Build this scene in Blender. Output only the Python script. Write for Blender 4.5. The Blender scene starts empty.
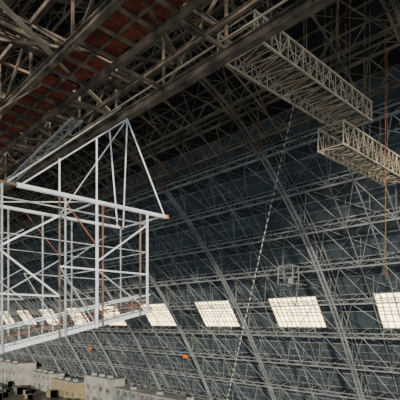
import bpy, math, random
from mathutils import Vector
random.seed(7)
ZO=26.0   # eye height above the hangar floor; helper coordinates are relative to eye height
# ---------------------------------------------------------------- materials
def mat(name,c1,c2,rough=0.7,metal=0.0,scale=0.6,detail=4):
    m=bpy.data.materials.new(name); m.use_nodes=True
    nt=m.node_tree; b=nt.nodes['Principled BSDF']
    tc=nt.nodes.new('ShaderNodeTexCoord'); n=nt.nodes.new('ShaderNodeTexNoise')
    n.inputs['Scale'].default_value=scale; n.inputs['Detail'].default_value=detail
    r=nt.nodes.new('ShaderNodeValToRGB')
    r.color_ramp.elements[0].position=.35; r.color_ramp.elements[1].position=.65
    r.color_ramp.elements[0].color=(*c1,1); r.color_ramp.elements[1].color=(*c2,1)
    nt.links.new(tc.outputs['Object'],n.inputs['Vector']); nt.links.new(n.outputs['Fac'],r.inputs['Fac'])
    nt.links.new(r.outputs['Color'],b.inputs['Base Color'])
    b.inputs['Roughness'].default_value=rough; b.inputs['Metallic'].default_value=metal
    return m
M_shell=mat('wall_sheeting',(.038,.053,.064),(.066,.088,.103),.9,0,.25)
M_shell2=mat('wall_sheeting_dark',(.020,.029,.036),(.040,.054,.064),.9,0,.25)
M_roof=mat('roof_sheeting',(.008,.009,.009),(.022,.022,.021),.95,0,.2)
M_steel=mat('painted_steel',(.10,.118,.12),(.24,.26,.255),.7,0,.5)
M_steelr=mat('roof_steel',(.085,.070,.05),(.23,.19,.135),.8,0,.4)
M_rib=mat('rib_steel',(.16,.175,.18),(.27,.285,.28),.7,0,.4)
M_over=mat('weathered_steel',(.042,.033,.026),(.24,.185,.13),.6,.1,1.1)
M_rust=mat('rusty_planks',(.11,.024,.012),(.30,.070,.035),.85,0,1.8)
M_white=mat('white_paint',(.56,.61,.63),(.78,.81,.82),.5,0,1.5)
M_grey=mat('galvanised_grey',(.24,.26,.26),(.46,.46,.43),.5,.1,2)
M_beige=mat('beige_steel',(.32,.27,.20),(.56,.48,.35),.7,0,1)
M_floor=mat('concrete',(.07,.066,.06),(.12,.11,.095),.9,0,.15)
M_cream=mat('dull_plaster',(.22,.22,.20),(.38,.37,.33),.8,0,.4)
M_dark=mat('dark_trim',(.03,.03,.03),(.06,.055,.05),.8,0,1)
M_orange=mat('orange_enamel',(.7,.10,.015),(.85,.16,.03),.5,0,2)
M_redbrown=mat('red_oxide_paint',(.15,.055,.035),(.26,.10,.055),.7,0,2)
M_yellow=mat('tan_wood',(.22,.18,.10),(.36,.29,.16),.7,0,1)
M_green=mat('green_paint',(.08,.14,.10),(.13,.2,.14),.7,0,1)
M_rope=mat('rope',(.45,.43,.36),(.6,.58,.5),.8,0,3)
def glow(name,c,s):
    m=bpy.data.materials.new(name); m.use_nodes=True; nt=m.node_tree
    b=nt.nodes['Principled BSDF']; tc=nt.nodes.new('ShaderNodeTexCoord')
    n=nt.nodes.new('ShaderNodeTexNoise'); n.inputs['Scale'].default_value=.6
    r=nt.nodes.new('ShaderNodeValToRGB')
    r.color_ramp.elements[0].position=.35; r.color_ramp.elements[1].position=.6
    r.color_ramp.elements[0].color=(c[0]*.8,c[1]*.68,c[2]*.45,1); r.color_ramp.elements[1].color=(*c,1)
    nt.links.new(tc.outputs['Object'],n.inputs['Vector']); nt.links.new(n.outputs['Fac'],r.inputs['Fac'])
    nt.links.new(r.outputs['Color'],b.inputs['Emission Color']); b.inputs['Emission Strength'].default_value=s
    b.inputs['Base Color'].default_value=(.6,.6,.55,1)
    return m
M_glass=glow('daylight_glow_glass',(1,.83,.52),7)  # panes emit by themselves; daylight behind the windows is put in as glow
# ---------------------------------------------------------------- builder
class B:
    def __init__(s): s.v=[];s.f=[];s.m=[];s.mats=[]
    def mi(s,m):
        if m not in s.mats: s.mats.append(m)
        return s.mats.index(m)
    def bar(s,a,b,w,h=None,m=None):
        h=h or w; a=Vector(a);b=Vector(b); d=(b-a)
        if d.length<1e-6: return
        d.normalize()
        side=d.cross(Vector((0,0,1)))
        if side.length<.05: side=Vector((1,0,0))
        side.normalize(); up=side.cross(d)
        o=len(s.v); k=s.mi(m)
        for p in (a,b):
            for i,j in ((-1,-1),(1,-1),(1,1),(-1,1)):
                s.v.append(tuple(p+side*(i*w/2)+up*(j*h/2)+Vector((0,0,ZO))))
        for q in ((0,1,2,3),(7,6,5,4),(0,4,5,1),(1,5,6,2),(2,6,7,3),(3,7,4,0)):
            s.f.append(tuple(o+t for t in q)); s.m.append(k)
    def tube(s,a,b,r,m,n=8):
        a=Vector(a);b=Vector(b);d=(b-a).normalized()
        side=d.cross(Vector((0,0,1)))
        if side.length<.05: side=Vector((1,0,0))
        side.normalize(); up=side.cross(d); o=len(s.v); k=s.mi(m)
        for p in (a,b):
            for i in range(n):
                t=2*math.pi*i/n
                s.v.append(tuple(p+side*(r*math.cos(t))+up*(r*math.sin(t))+Vector((0,0,ZO))))
        for i in range(n):
            j=(i+1)%n; s.f.append((o+i,o+j,o+n+j,o+n+i)); s.m.append(k)
        s.f.append(tuple(o+i for i in range(n))[::-1]); s.m.append(k)
        s.f.append(tuple(o+n+i for i in range(n))); s.m.append(k)
    def ibeam(s,a,b,w,h,m):
        z=Vector((0,0,1)); a=Vector(a);b=Vector(b)
        s.bar(a,b,w*.18,h,m); s.bar(a+z*h/2,b+z*h/2,w,h*.12,m); s.bar(a-z*h/2,b-z*h/2,w,h*.12,m)
    def box(s,lo,hi,m):
        o=len(s.v);k=s.mi(m)
        for z in (lo[2],hi[2]):
            for x,y in ((lo[0],lo[1]),(hi[0],lo[1]),(hi[0],hi[1]),(lo[0],hi[1])): s.v.append((x,y,z+ZO))
        for q in ((3,2,1,0),(4,5,6,7),(0,1,5,4),(1,2,6,5),(2,3,7,6),(3,0,4,7)):
            s.f.append(tuple(o+t for t in q)); s.m.append(k)
    def quad(s,ps,m):
        o=len(s.v);k=s.mi(m)
        for p in ps: s.v.append((p[0],p[1],p[2]+ZO))
        s.f.append(tuple(o+i for i in range(len(ps)))); s.m.append(k)
    def laced(s,a,b,w,m,n=None,t=.06,across=None):
        a=Vector(a);b=Vector(b);d=(b-a)
        L=d.length; dn=d.normalized()
        ac=Vector(across).normalized() if across else dn.cross(Vector((0,0,1))).normalized()
        n=n or max(2,int(L/w))
        s.bar(a+ac*w/2,b+ac*w/2,t*1.3,t*1.3,m); s.bar(a-ac*w/2,b-ac*w/2,t*1.3,t*1.3,m)
        for i in range(n):
            p=a+d*(i/n);q=a+d*((i+1)/n); sg=1 if i%2 else -1
            s.bar(p+ac*(w/2*sg),q-ac*(w/2*sg),t,t*.6,m)
    def done(s,name,parent=None):
        me=bpy.data.meshes.new(name); me.from_pydata(s.v,[],s.f)
        for m in s.mats: me.materials.append(m)
        me.polygons.foreach_set('material_index',s.m); me.update()
        o=bpy.data.objects.new(name,me); bpy.context.collection.objects.link(o)
        if parent: o.parent=parent
        return o
# ---------------------------------------------------------------- arch profile
XA,ZT,K=26.0,30.0,0.0177; DEP=3.0
def inn(x): return Vector((x,0,ZT-K*(x-XA)**2))
def out(x,d=DEP):
    n=Vector((2*K*(x-XA),0,1)).normalized(); return inn(x)+n*d
tab=[]; s=0;x=0.0;pv=inn(0)
while x<90:
    p=inn(x); s+=(p-pv).length; pv=p; tab.append((s,x)); x+=.02
def x_at(s):
    lo,hi=0,len(tab)-1
    while hi-lo>1:
        mi=(lo+hi)//2
        if tab[mi][0]<s: lo=mi
        else: hi=mi
    return tab[lo][1]
def s_for_outz(z):
    for ss,xx in tab:
        if xx>XA and out(xx).z<z: return ss
s_top=s_for_outz(4.6); s_bot=s_for_outz(-1.0); d=(s_bot-s_top)/2
smax=s_for_outz(-26.0)
L=[]; k=-60
while True:
    ss=s_top+k*d
    if ss>smax: break
    if ss>=0: L.append((k,x_at(ss)))
    k+=1
L.append((k,x_at(smax)))
BAY=20.7; Y0=-4.9-BAY; NB=14
ribs=[Y0+BAY*i for i in range(NB+1)]
def at(v,y): return (v.x,y,v.z)
# shell
WA,WB=4.4,14.9
bw=B(); bc=B()
for i in range(NB):
    y=ribs[i]; cuts=[y,y+WA,y+WB,y+BAY]
    for j in range(len(L)-1):
        k0,xa=L[j]; k1,xb=L[j+1]; A=out(xa);C=out(xb)
        for c in range(3):
            if c==1 and k0 in (0,1) : continue
            t=bc if xb<50 else bw
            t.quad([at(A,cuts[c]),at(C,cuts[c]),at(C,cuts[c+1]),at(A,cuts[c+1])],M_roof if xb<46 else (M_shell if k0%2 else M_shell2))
bw.done('wall_side'); bc.done('ceiling')
be=B(); yE=ribs[-1]
pts=[at(out(xx),yE) for _,xx in L]
be.quad([(pts[0][0],yE,-26)]+pts,M_roof)
be.done('wall_end')
bf=B(); bf.box((-60,-60,-26.4),(120,yE+5,-26),M_floor); bf.done('floor')
# windows
A=out(x_at(s_top));C=out(x_at(s_bot))
for i in range(NB):
    b=B(); y0=ribs[i]+WA;y1=ribs[i]+WB
    P=lambda u,v,o=0: Vector((A.x+(C.x-A.x)*v,y0+(y1-y0)*u,A.z+(C.z-A.z)*v))+Vector((-.8*o,0,-.6*o))
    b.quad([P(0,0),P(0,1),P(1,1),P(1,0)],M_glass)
    for c in range(11): b.bar(P(c/10,0,.08),P(c/10,1,.08),.26 if c in(0,10) else .13,.12,M_over)
    for r in range(6): b.bar(P(0,r/5,.08),P(1,r/5,.08),.12,.26 if r in(0,5) else .14,M_over)
    b.done('window_%d'%(i+1))
# arch trusses
for y in ribs:
    b=B(); hw=.33
    for j in range(len(L)-1):
        x0,x1=L[j][1],L[j+1][1]
        MR,MS=(M_rib,M_steel) if x0>46 else (M_steelr,M_steelr)  # upper ribs take the darker roof steel: roof shade put into the colour
        I0,I1,O0,O1=inn(x0),inn(x1),out(x0,DEP-.2),out(x1,DEP-.2)
        for sg in(-1,1):
            yy=y+sg*hw
            b.bar(at(I0,yy),at(I1,yy),.25,.25,MR); b.bar(at(O0,yy),at(O1,yy),.15,.15,MS)
            if sg==1:
                b.bar(at(I0,yy),at(O0,yy),.09,.09,MS)
                if j%2: b.bar(at(I0,yy),at(O1,yy),.09,.09,MS)
                else: b.bar(at(O0,yy),at(I1,yy),.09,.09,MS)
        n=3
        for q in range(n):
            a=I0.lerp(I1,q/n); c=I0.lerp(I1,(q+1)/n); sg=1 if (q+j)%2 else -1
            b.bar(at(a,y+hw*sg),at(c,y-hw*sg),.08,.05,MR)
    b.done('arch_truss')
# wall & roof lattice
bl=B(); br=B()
NS=6; SB=BAY/NS
for j,(k,xx) in enumerate(L[:-1]):
    t,ms=(br,M_steelr) if xx<45 else (bl,M_steel)
    mc=M_rib if xx>=45 else M_steelr
    I=inn(xx);O=out(xx,DEP-.15); ya,yb=ribs[0],ribs[-1]; x1=L[j+1][1]
    t.bar(at(O,ya),at(O,yb),.16,.16,ms)
    Om=out((xx+x1)/2,DEP-.12)
    if k not in(0,1): t.bar(at(Om,ya),at(Om,yb),.08,.08,ms)
    if k%2==0:
        t.bar(at(I,ya),at(I,yb),.24,.24,mc)
        I2=inn(x_at(s_top+k*d-.9)) if k*d+s_top>1 else I
        t.bar(at(I2,ya),at(I2,yb),.16,.16,mc)
        n=int((yb-ya)/(SB/2)+.5)
        for q in range(n):
            a=ya+q*SB/2; c=a+SB/2
            if xx>=45 or q%2: 
                p,r=(I,O) if (q//(1 if xx>=45 else 2))%2 else (O,I)
                t.bar(at(p,a),at(r,c),.075,.075,ms)
            t.bar(at(I2 if q%2 else I,a),at(I if q%2 else I2,c),.07,.07,mc)
    elif xx<45: t.bar(at(I,ya),at(I,yb),.08,.08,ms)
    for i in range(NB):
        for sb in range(1,NS):
            if xx<45 and sb!=3: continue
            y=ribs[i]+sb*SB
            if sb%2 and sb!=3 and xx>45: continue
            wv=.15 if sb==3 else .09
            t.bar(at(I,y),at(inn(x1),y),wv,wv,ms)
            if j%2: t.bar(at(I,y),at(out(x1,DEP-.15),y),.07,.07,ms)
            else: t.bar(at(O,y),at(inn(x1),y),.07,.07,ms)
    if k%2==0 and j+2<len(L):
        J=inn(L[j+2][1]); JO=out(L[j+2][1],DEP-.2)
        for i in range(NB):
            for sb in range(NS):
                y=ribs[i]+sb*SB
                if k==0 and sb in(1,2,3,4): continue
                a,c=(y,y+SB) if sb%2 else (y+SB,y)
                t.bar(at(I,a),at(J,c),.10,.10,ms)
            for sb in range(2):
                y=ribs[i]+sb*BAY/2
                if k!=0: t.bar(at(O,y),at(JO,y+BAY/2),.08,.08,ms); t.bar(at(O,y+BAY/2),at(JO,y),.08,.08,ms)
            if k==0:
                t.bar(at(I,ribs[i]+SB),at(J,ribs[i]+3*SB),.10,.10,ms); t.bar(at(I,ribs[i]+5*SB),at(J,ribs[i]+3*SB),.10,.10,ms)
bl.done('wall_girt_lattice'); br.done('roof_purlin_lattice')
# roof trusses hanging inside the arch
bt=B()
for xx in (8,13,18,23,28,33,38,43):
    top=inn(xx); bot=top-Vector((0,0,2.0)); ya,yb=ribs[0],ribs[-1]
    bt.bar(at(bot,ya),at(bot,yb),.16,.16,M_steelr)
    n=int((yb-ya)/SB)
    for q in range(n):
        a=ya+q*SB
        bt.bar(at(bot,a),at(top,a+SB/2),.085,.085,M_steelr); bt.bar(at(top,a+SB/2),at(bot,a+SB),.085,.085,M_steelr)
for yy in [r+BAY*f for r in ribs[:-1] for f in (.25,.5,.75)]:
    for j in range(len(L)-1):
        x0,x1=L[j][1],L[j+1][1]
        if x1>46: break
        a=inn(x0)-Vector((0,0,1.6)); c=inn(x1)-Vector((0,0,1.6))
        bt.bar(at(a,yy),at(c,yy),.13,.13,M_steelr)
        bt.bar(at(a if j%2 else inn(x0),yy),at(inn(x1) if j%2 else c,yy),.075,.075,M_steelr)
bt.done('roof_truss_network')
# ---------------------------------------------------------------- overhead catwalk
b=B(); zb=10.5; ya,yb=-4.0,62.0
b.ibeam((12.6,ya,zb),(12.6,yb,zb),.34,.36,M_over)
b.ibeam((11.7,ya,zb+.5),(11.7,yb,zb+.5),.14,.18,M_over)
b.bar((12.2,ya,zb+.3),(12.2,yb,zb+.3),.06,.06,M_beige)
b.ibeam((8.1,ya,zb+.3),(8.1,yb,zb+.3),.26,.3,M_over)
b.bar((10.15,ya,zb+.35),(10.15,yb,zb+.35),.14,.26,M_over)
for x in(12.6,8.1,3.4):
    b.bar((x,ya,13.4),(x,yb,13.4),.22,.22,M_over)
b.ibeam((3.4,ya,zb+.4),(3.4,yb,zb+.4),.24,.26,M_over)
b.ibeam((5.8,ya,zb+1.1),(5.8,yb,zb+1.1),.2,.22,M_over)
y=ya
for i in range(17):
    for x in(12.6,8.1,3.4):
        b.bar((x,y,zb),(x,y,13.4),.10,.10,M_over)
        b.bar((x,y,zb if i%2 else 13.4),(x,y+3.9,13.4 if i%2 else zb),.10,.10,M_over)
    b.bar((3.4,y,13.4),(12.6,y,13.4),.14,.14,M_over)
    b.bar((10.2,y,zb+.2),(12.6,y,zb+.2),.10,.14,M_over)
    y+=3.9
for q in range(int((yb-ya)/.35)):
    yy=ya+q*.35; off=random.uniform(-.05,.05)
    if random.random()<.06: continue
    b.box((8.4+off,yy,zb+.55),(10.08+off,yy+.31,zb+.62),M_rust)
for q in range(int((yb-ya)/1.3)):
    yy=ya+q*1.3; b.box((8.1,yy,zb+.38),(10.2,yy+.07,zb+.55),M_over)
b.box((9.2,ya,zb+.45),(9.3,yb,zb+.55),M_over)
for yy in (0.6,6.3,12.0,17.7,23.4,29.1,34.8):
    for o in(0,.75):
        b.ibeam((-6,yy+o,11.75),(12.6,yy+o,11.75),.2,.26,M_over)
    for q in range(20):
        xx=-6+q*.93
        b.bar((xx,yy+(0 if q%2 else .75),11.6),(xx+.93,yy+(.75 if q%2 else 0),11.6),.07,.05,M_over)
    b.bar((3.4,yy-3.2,11.1),(12.4,yy+2.1,11.1),.18,.12,M_beige if abs(yy-17.7)<.1 else M_over)
    b.bar((12.4,yy-3.2,11.3),(3.4,yy+2.1,11.3),.12,.12,M_over)
    b.bar((-6,yy,14.6),(3.4,yy,10.9),.14,.14,M_over)
    b.bar((-6,yy,10.9),(3.4,yy,14.0),.12,.12,M_over)
b.laced((12.5,36,10.36),(10.9,20.4,10.36),.5,M_grey,26,.085)
b.laced((12.5,36.3,10.45),(3,25.,10.45),.4,M_over,22,.08)
b.done('overhead_catwalk')
# ---------------------------------------------------------------- hanging work platform
b=B(); N,F=16.6,20.2; zt=5.17
W=M_white; G=M_grey
b.tube((6.4,N,zt),(13.6,N,zt),.10,W); b.tube((3,N,zt),(6.4,N,zt),.06,M_over); b.tube((5,F,zt),(13.6,F,zt),.08,W)
b.tube((4,N,zt-.55),(12.5,N,zt-.55),.035,G)
b.tube((13.5,N,zt),(13.5,F,zt),.055,G); b.tube((9.8,N,zt),(9.8,F,zt),.045,G); b.tube((6,N,zt),(6,F,zt),.045,G)
b.bar((6,F,zt),(9.8,N,zt),.045,.045,G); b.bar((9.8,N,zt),(13.5,F,zt),.045,.045,M_redbrown)
gz=lambda x: -1.1+(x-5.77)*.232
for x,m in ((3.2,M_over),(5.85,G),(8.1,M_over),(8.35,G),(9.8,W),(10.1,M_redbrown),(12.5,W),(12.1,M_over)):
    b.bar((x,N,gz(x)-.1),(x,N,zt),.08 if m is W else .06,.08 if m is W else .06,m)
for x in (4.4,5.85,7.4,9.0,10.5,12.0,13.4):
    b.bar((x,F,gz(x)+.1),(x,F,zt),.055,.055,G)
for Y,w,Q in((N,.065,W),(F,.05,G)):
    b.bar((8.1,Y,2.25),(12.5,Y,2.25),w,w,Q)
    b.bar((5.85,Y,3.3),(12.5,Y,3.3),w*.6,w*.6,G)
    b.bar((3.,Y,1.04),(8.1,Y,1.04),w,w,Q)
    b.bar((5.85,Y,2.85),(8.1,Y,4.3),w,w,Q); b.bar((3.2,Y,1.2),(5.85,Y,2.85),w,w,G)
    b.bar((5.85,Y,2.6),(8.1,Y,1.04),w,w,Q); b.bar((3.2,Y,4.2),(5.85,Y,2.6),w,w,G)
    b.bar((9.8,Y,2.6),(12.5,Y,4.6),w,w,Q); b.bar((5.85,Y,1.04),(8.1,Y,2.5),w*.7,w*.7,G)
    b.bar((8.1,Y,2.25),(9.8,Y,gz(9.8)),w*.8,w*.8,G); b.bar((9.8,Y,2.25),(12.5,Y,.6),w*.8,w*.8,G)
    b.bar((8.1,Y,zt),(9.8,Y,3.3),w*.6,w*.6,M_redbrown)
for x in(5.85,9.8,12.5):
    for z in(1.04,2.25,3.3):
        b.bar((x,N,z),(x,F,z),.04,.04,G)
ap=(12.6,18.4,10.27); ap2=(8.1,18.4,10.27)
for e in((13.57,N,zt),(13.57,F,zt)): b.tube(ap,e,.038,W)
for e in((6.5,N,zt),(9.8,F,zt)): b.tube(ap,e,.03,W)
b.tube((13.2,F,zt),(12.7,F,10.27),.04,W); b.tube((9.8,N,zt),(9.8,N,7.9),.04,W); b.tube((8.1,N,zt),(8.1,N,6.6),.035,W)
b.tube((6,N,zt),(11.7,N+1,10.25),.035,G); b.tube((3,N,zt),ap2,.03,M_over)
b.box((13.6,N-.09,zt-.09),(13.75,N+.09,zt+.09),M_orange)
b.done('hanging_work_platform')
# gangway
b=B()
x0,x1=2.0,12.8; g0=gz(x0);g1=gz(x1)
for Y in(16.75,17.75):
    b.bar((x0,Y,g0),(x1,Y,g1),.08,.16,W)
    b.bar((x0,Y,g0+.8),(x1,Y,g1+.8),.05,.05,W)
    b.bar((x0,Y,g0+.45),(x1,Y,g1+.45),.035,.035,M_redbrown)
    for i in range(12):
        x=x0+.1+i*(x1-x0-.2)/11; b.bar((x,Y,gz(x)),(x,Y,gz(x)+.8),.04,.04,M_redbrown if i>8 else G)
for i in range(44):
    x=x0+i*(x1-x0)/43; b.bar((x,16.75,gz(x)+.02),(x,17.75,gz(x)+.02),.10,.03,G)
b.done('gangway')
# ---------------------------------------------------------------- suspended catwalks
def boxtruss(name,x0,x1,y0,y1,z0,z1,n):
    b=B();M=M_beige
    for Y in(y0,y1):
        for Z in(z0,z1): b.bar((x0,Y,Z),(x1,Y,Z),.13,.13,M)
        b.bar((x0,Y,(z0+z1)/2),(x1,Y,(z0+z1)/2),.04,.04,M)
    for i in range(n+1):
        x=x0+(x1-x0)*i/n
        for Y in(y0,y1): b.bar((x,Y,z0),(x,Y,z1),.06,.06,M)
        for Z in(z0,z1): b.bar((x,y0,Z),(x,y1,Z),.06,.06,M)
        if i<n:
            xn=x0+(x1-x0)*(i+1)/n
            for Y in(y0,y1):
                b.bar((x,Y,z0 if i%2 else z1),(xn,Y,z1 if i%2 else z0),.055,.055,M)
                b.bar((x,Y,z1 if i%2 else z0),(xn,Y,z0 if i%2 else z1),.04,.04,M_over)
            b.bar((x,y0 if i%2 else y1,z0),(xn,y1 if i%2 else y0,z0),.055,.055,M)
            b.bar((x,y0 if i%2 else y1,z1),(xn,y1 if i%2 else y0,z1),.055,.055,M_over)
    ym=(y0+y1)/2
    b.box((x0,ym-.4,z0+.1),(x1,ym+.4,z0+.16),M_over)
    for i in range(4):
        x=x0+(x1-x0)*(i+.3)/3.6
        for Y in(y0,y1): b.tube((x,Y,z1),(x,Y,inn(x).z+.1),.035,M_over,6)
    return b.done(name)
boxtruss('suspended_catwalk',21.0,37.2,17.0,20.1,17.6,19.2,18)
boxtruss('suspended_catwalk',32.9,46.2,17.4,19.7,14.5,16.4,15)
b=B(); b.tube((39.1,16.6,inn(39.1).z),(39.1,16.6,4.9),.045,M_redbrown,6)
b.box((38.95,16.45,4.2),(39.25,16.75,4.9),M_over); b.tube((39.1,16.6,4.3),(39.3,16.6,3.8),.05,M_over,6); b.done('hanging_hoist_rod')
b=B(); a=Vector((41.7,27.9,25.1));e=Vector((46.5,47,-26)); n=70
for i in range(n):
    p=a.lerp(e,i/n);q=a.lerp(e,(i+.55)/n); b.tube(p,q,.06,M_rope,6); b.tube(q,a.lerp(e,(i+1)/n),.03,M_over,6)
b.done('hanging_rope')
for y,hw in((80.2,.95),(126.3,.7)):
    b=B(); xx=XA+math.sqrt((ZT+8.4)/K)-.35
    b.box((xx-.15,y-hw,-8.95),(xx+.15,y+hw,-8.15),M_orange); b.box((xx-.05,y-hw-.15,-9.1),(xx+.25,y+hw+.15,-8.0),M_dark); b.done('orange_warning_sign')
b=B(); X,Y,Z=58.4,39.5,6.1; PM=M_rib
for dx in(0,1.6):
    for dy in(0,2.8): b.bar((X+dx,Y+dy,Z),(X+dx,Y+dy,Z+2.9),.12,.12,PM)
for z in(0,1.1,2.9):
    for dy in(0,2.8): b.bar((X,Y+dy,Z+z),(X+1.6,Y+dy,Z+z),.1,.1,PM)
    for dx in(0,1.6): b.bar((X+dx,Y,Z+z),(X+dx,Y+2.8,Z+z),.1,.1,PM)
b.box((X,Y,Z-.05),(X+1.6,Y+2.8,Z+.05),M_over); b.bar((X,Y,Z),(X,Y+2.8,Z+2.9),.07,.07,PM)
b.box((X+.02,Y+.15,Z+.1),(X+.08,Y+.9,Z+.9),M_cream)
for yy in(Y,Y+2.8): b.bar((X+1.6,yy,Z),(inn(62.4).x,yy,Z),.1,.1,PM)
b.done('access_platform')
# ---------------------------------------------------------------- offices along the wall
def shed(y0,y1,zt,m,x0=71.5,x1=76.6,name='office_shed'):
    b=B(); b.box((x0,y0,-26),(x1,y1,zt),m); b.box((x0-.3,y0-.2,zt),(x1+.2,y1+.2,zt+.25),M_cream)
    for fl in range(2):
        zz=-26+1.1+fl*3.4
        if zz+1.6>zt: continue
        y=y0+1.2
        while y+1.8<y1:
            b.box((x0-.06,y,zz),(x0+.02,y+1.5,zz+1.2),M_steelr); y+=3.9
    b.box((x0-.07,(y0+y1)/2-.6,-26),(x0+.02,(y0+y1)/2+.6,-23.8),M_green)
    for q in range(3):
        yy=y0+(q+.6)*(y1-y0)/3.3; b.box((x0+1.5,yy,zt+.25),(x0+2.7,yy+1.4,zt+1.0),M_grey)
    b.done(name)
shed(72,112,-19.8,M_steel); shed(113,129,-17.6,M_cream); shed(132,150,-20.5,M_yellow,70); shed(153,170,-19.5,M_cream,71)
shed(178,205,-17.2,M_cream,68); shed(210,240,-19.5,M_steel,70)
for i in range(34):
    b=B(); x=random.uniform(50,66);y=random.uniform(105,200);w=random.uniform(1,2.5);h=random.uniform(1,2.6)
    m=random.choice([M_yellow,M_cream,M_green,M_steel])
    b.box((x,y,-25.85),(x+w,y+w*1.4,-26+h),m)
    for q in range(4): b.box((x-.05,y+q*w*.45,-26),(x+w+.05,y+q*w*.45+.12,-26+h+.05),M_dark)
    b.done('storage_crate')
# ---------------------------------------------------------------- light
w=bpy.data.worlds.new('World'); bpy.context.scene.world=w; w.use_nodes=True
bg=w.node_tree.nodes['Background']; bg.inputs[0].default_value=(.84,.93,1,1); bg.inputs[1].default_value=1.4
sd=bpy.data.lights.new('sun','SUN'); sd.energy=5.0; sd.color=(1,.89,.74); sd.angle=.03
so=bpy.data.objects.new('sun',sd); bpy.context.collection.objects.link(so)
so.rotation_euler=Vector((-.62,-.78,.12)).to_track_quat('Z','Y').to_euler()
cam=bpy.data.cameras.new('camera'); co=bpy.data.objects.new('camera',cam); bpy.context.collection.objects.link(co)
co.location=(0,0,ZO); co.rotation_euler=(math.radians(90),0,math.radians(-43.9))
cam.sensor_width=36; cam.lens=39.15; cam.shift_y=.305; cam.clip_end=1000; cam.clip_start=.1
bpy.context.scene.camera=co
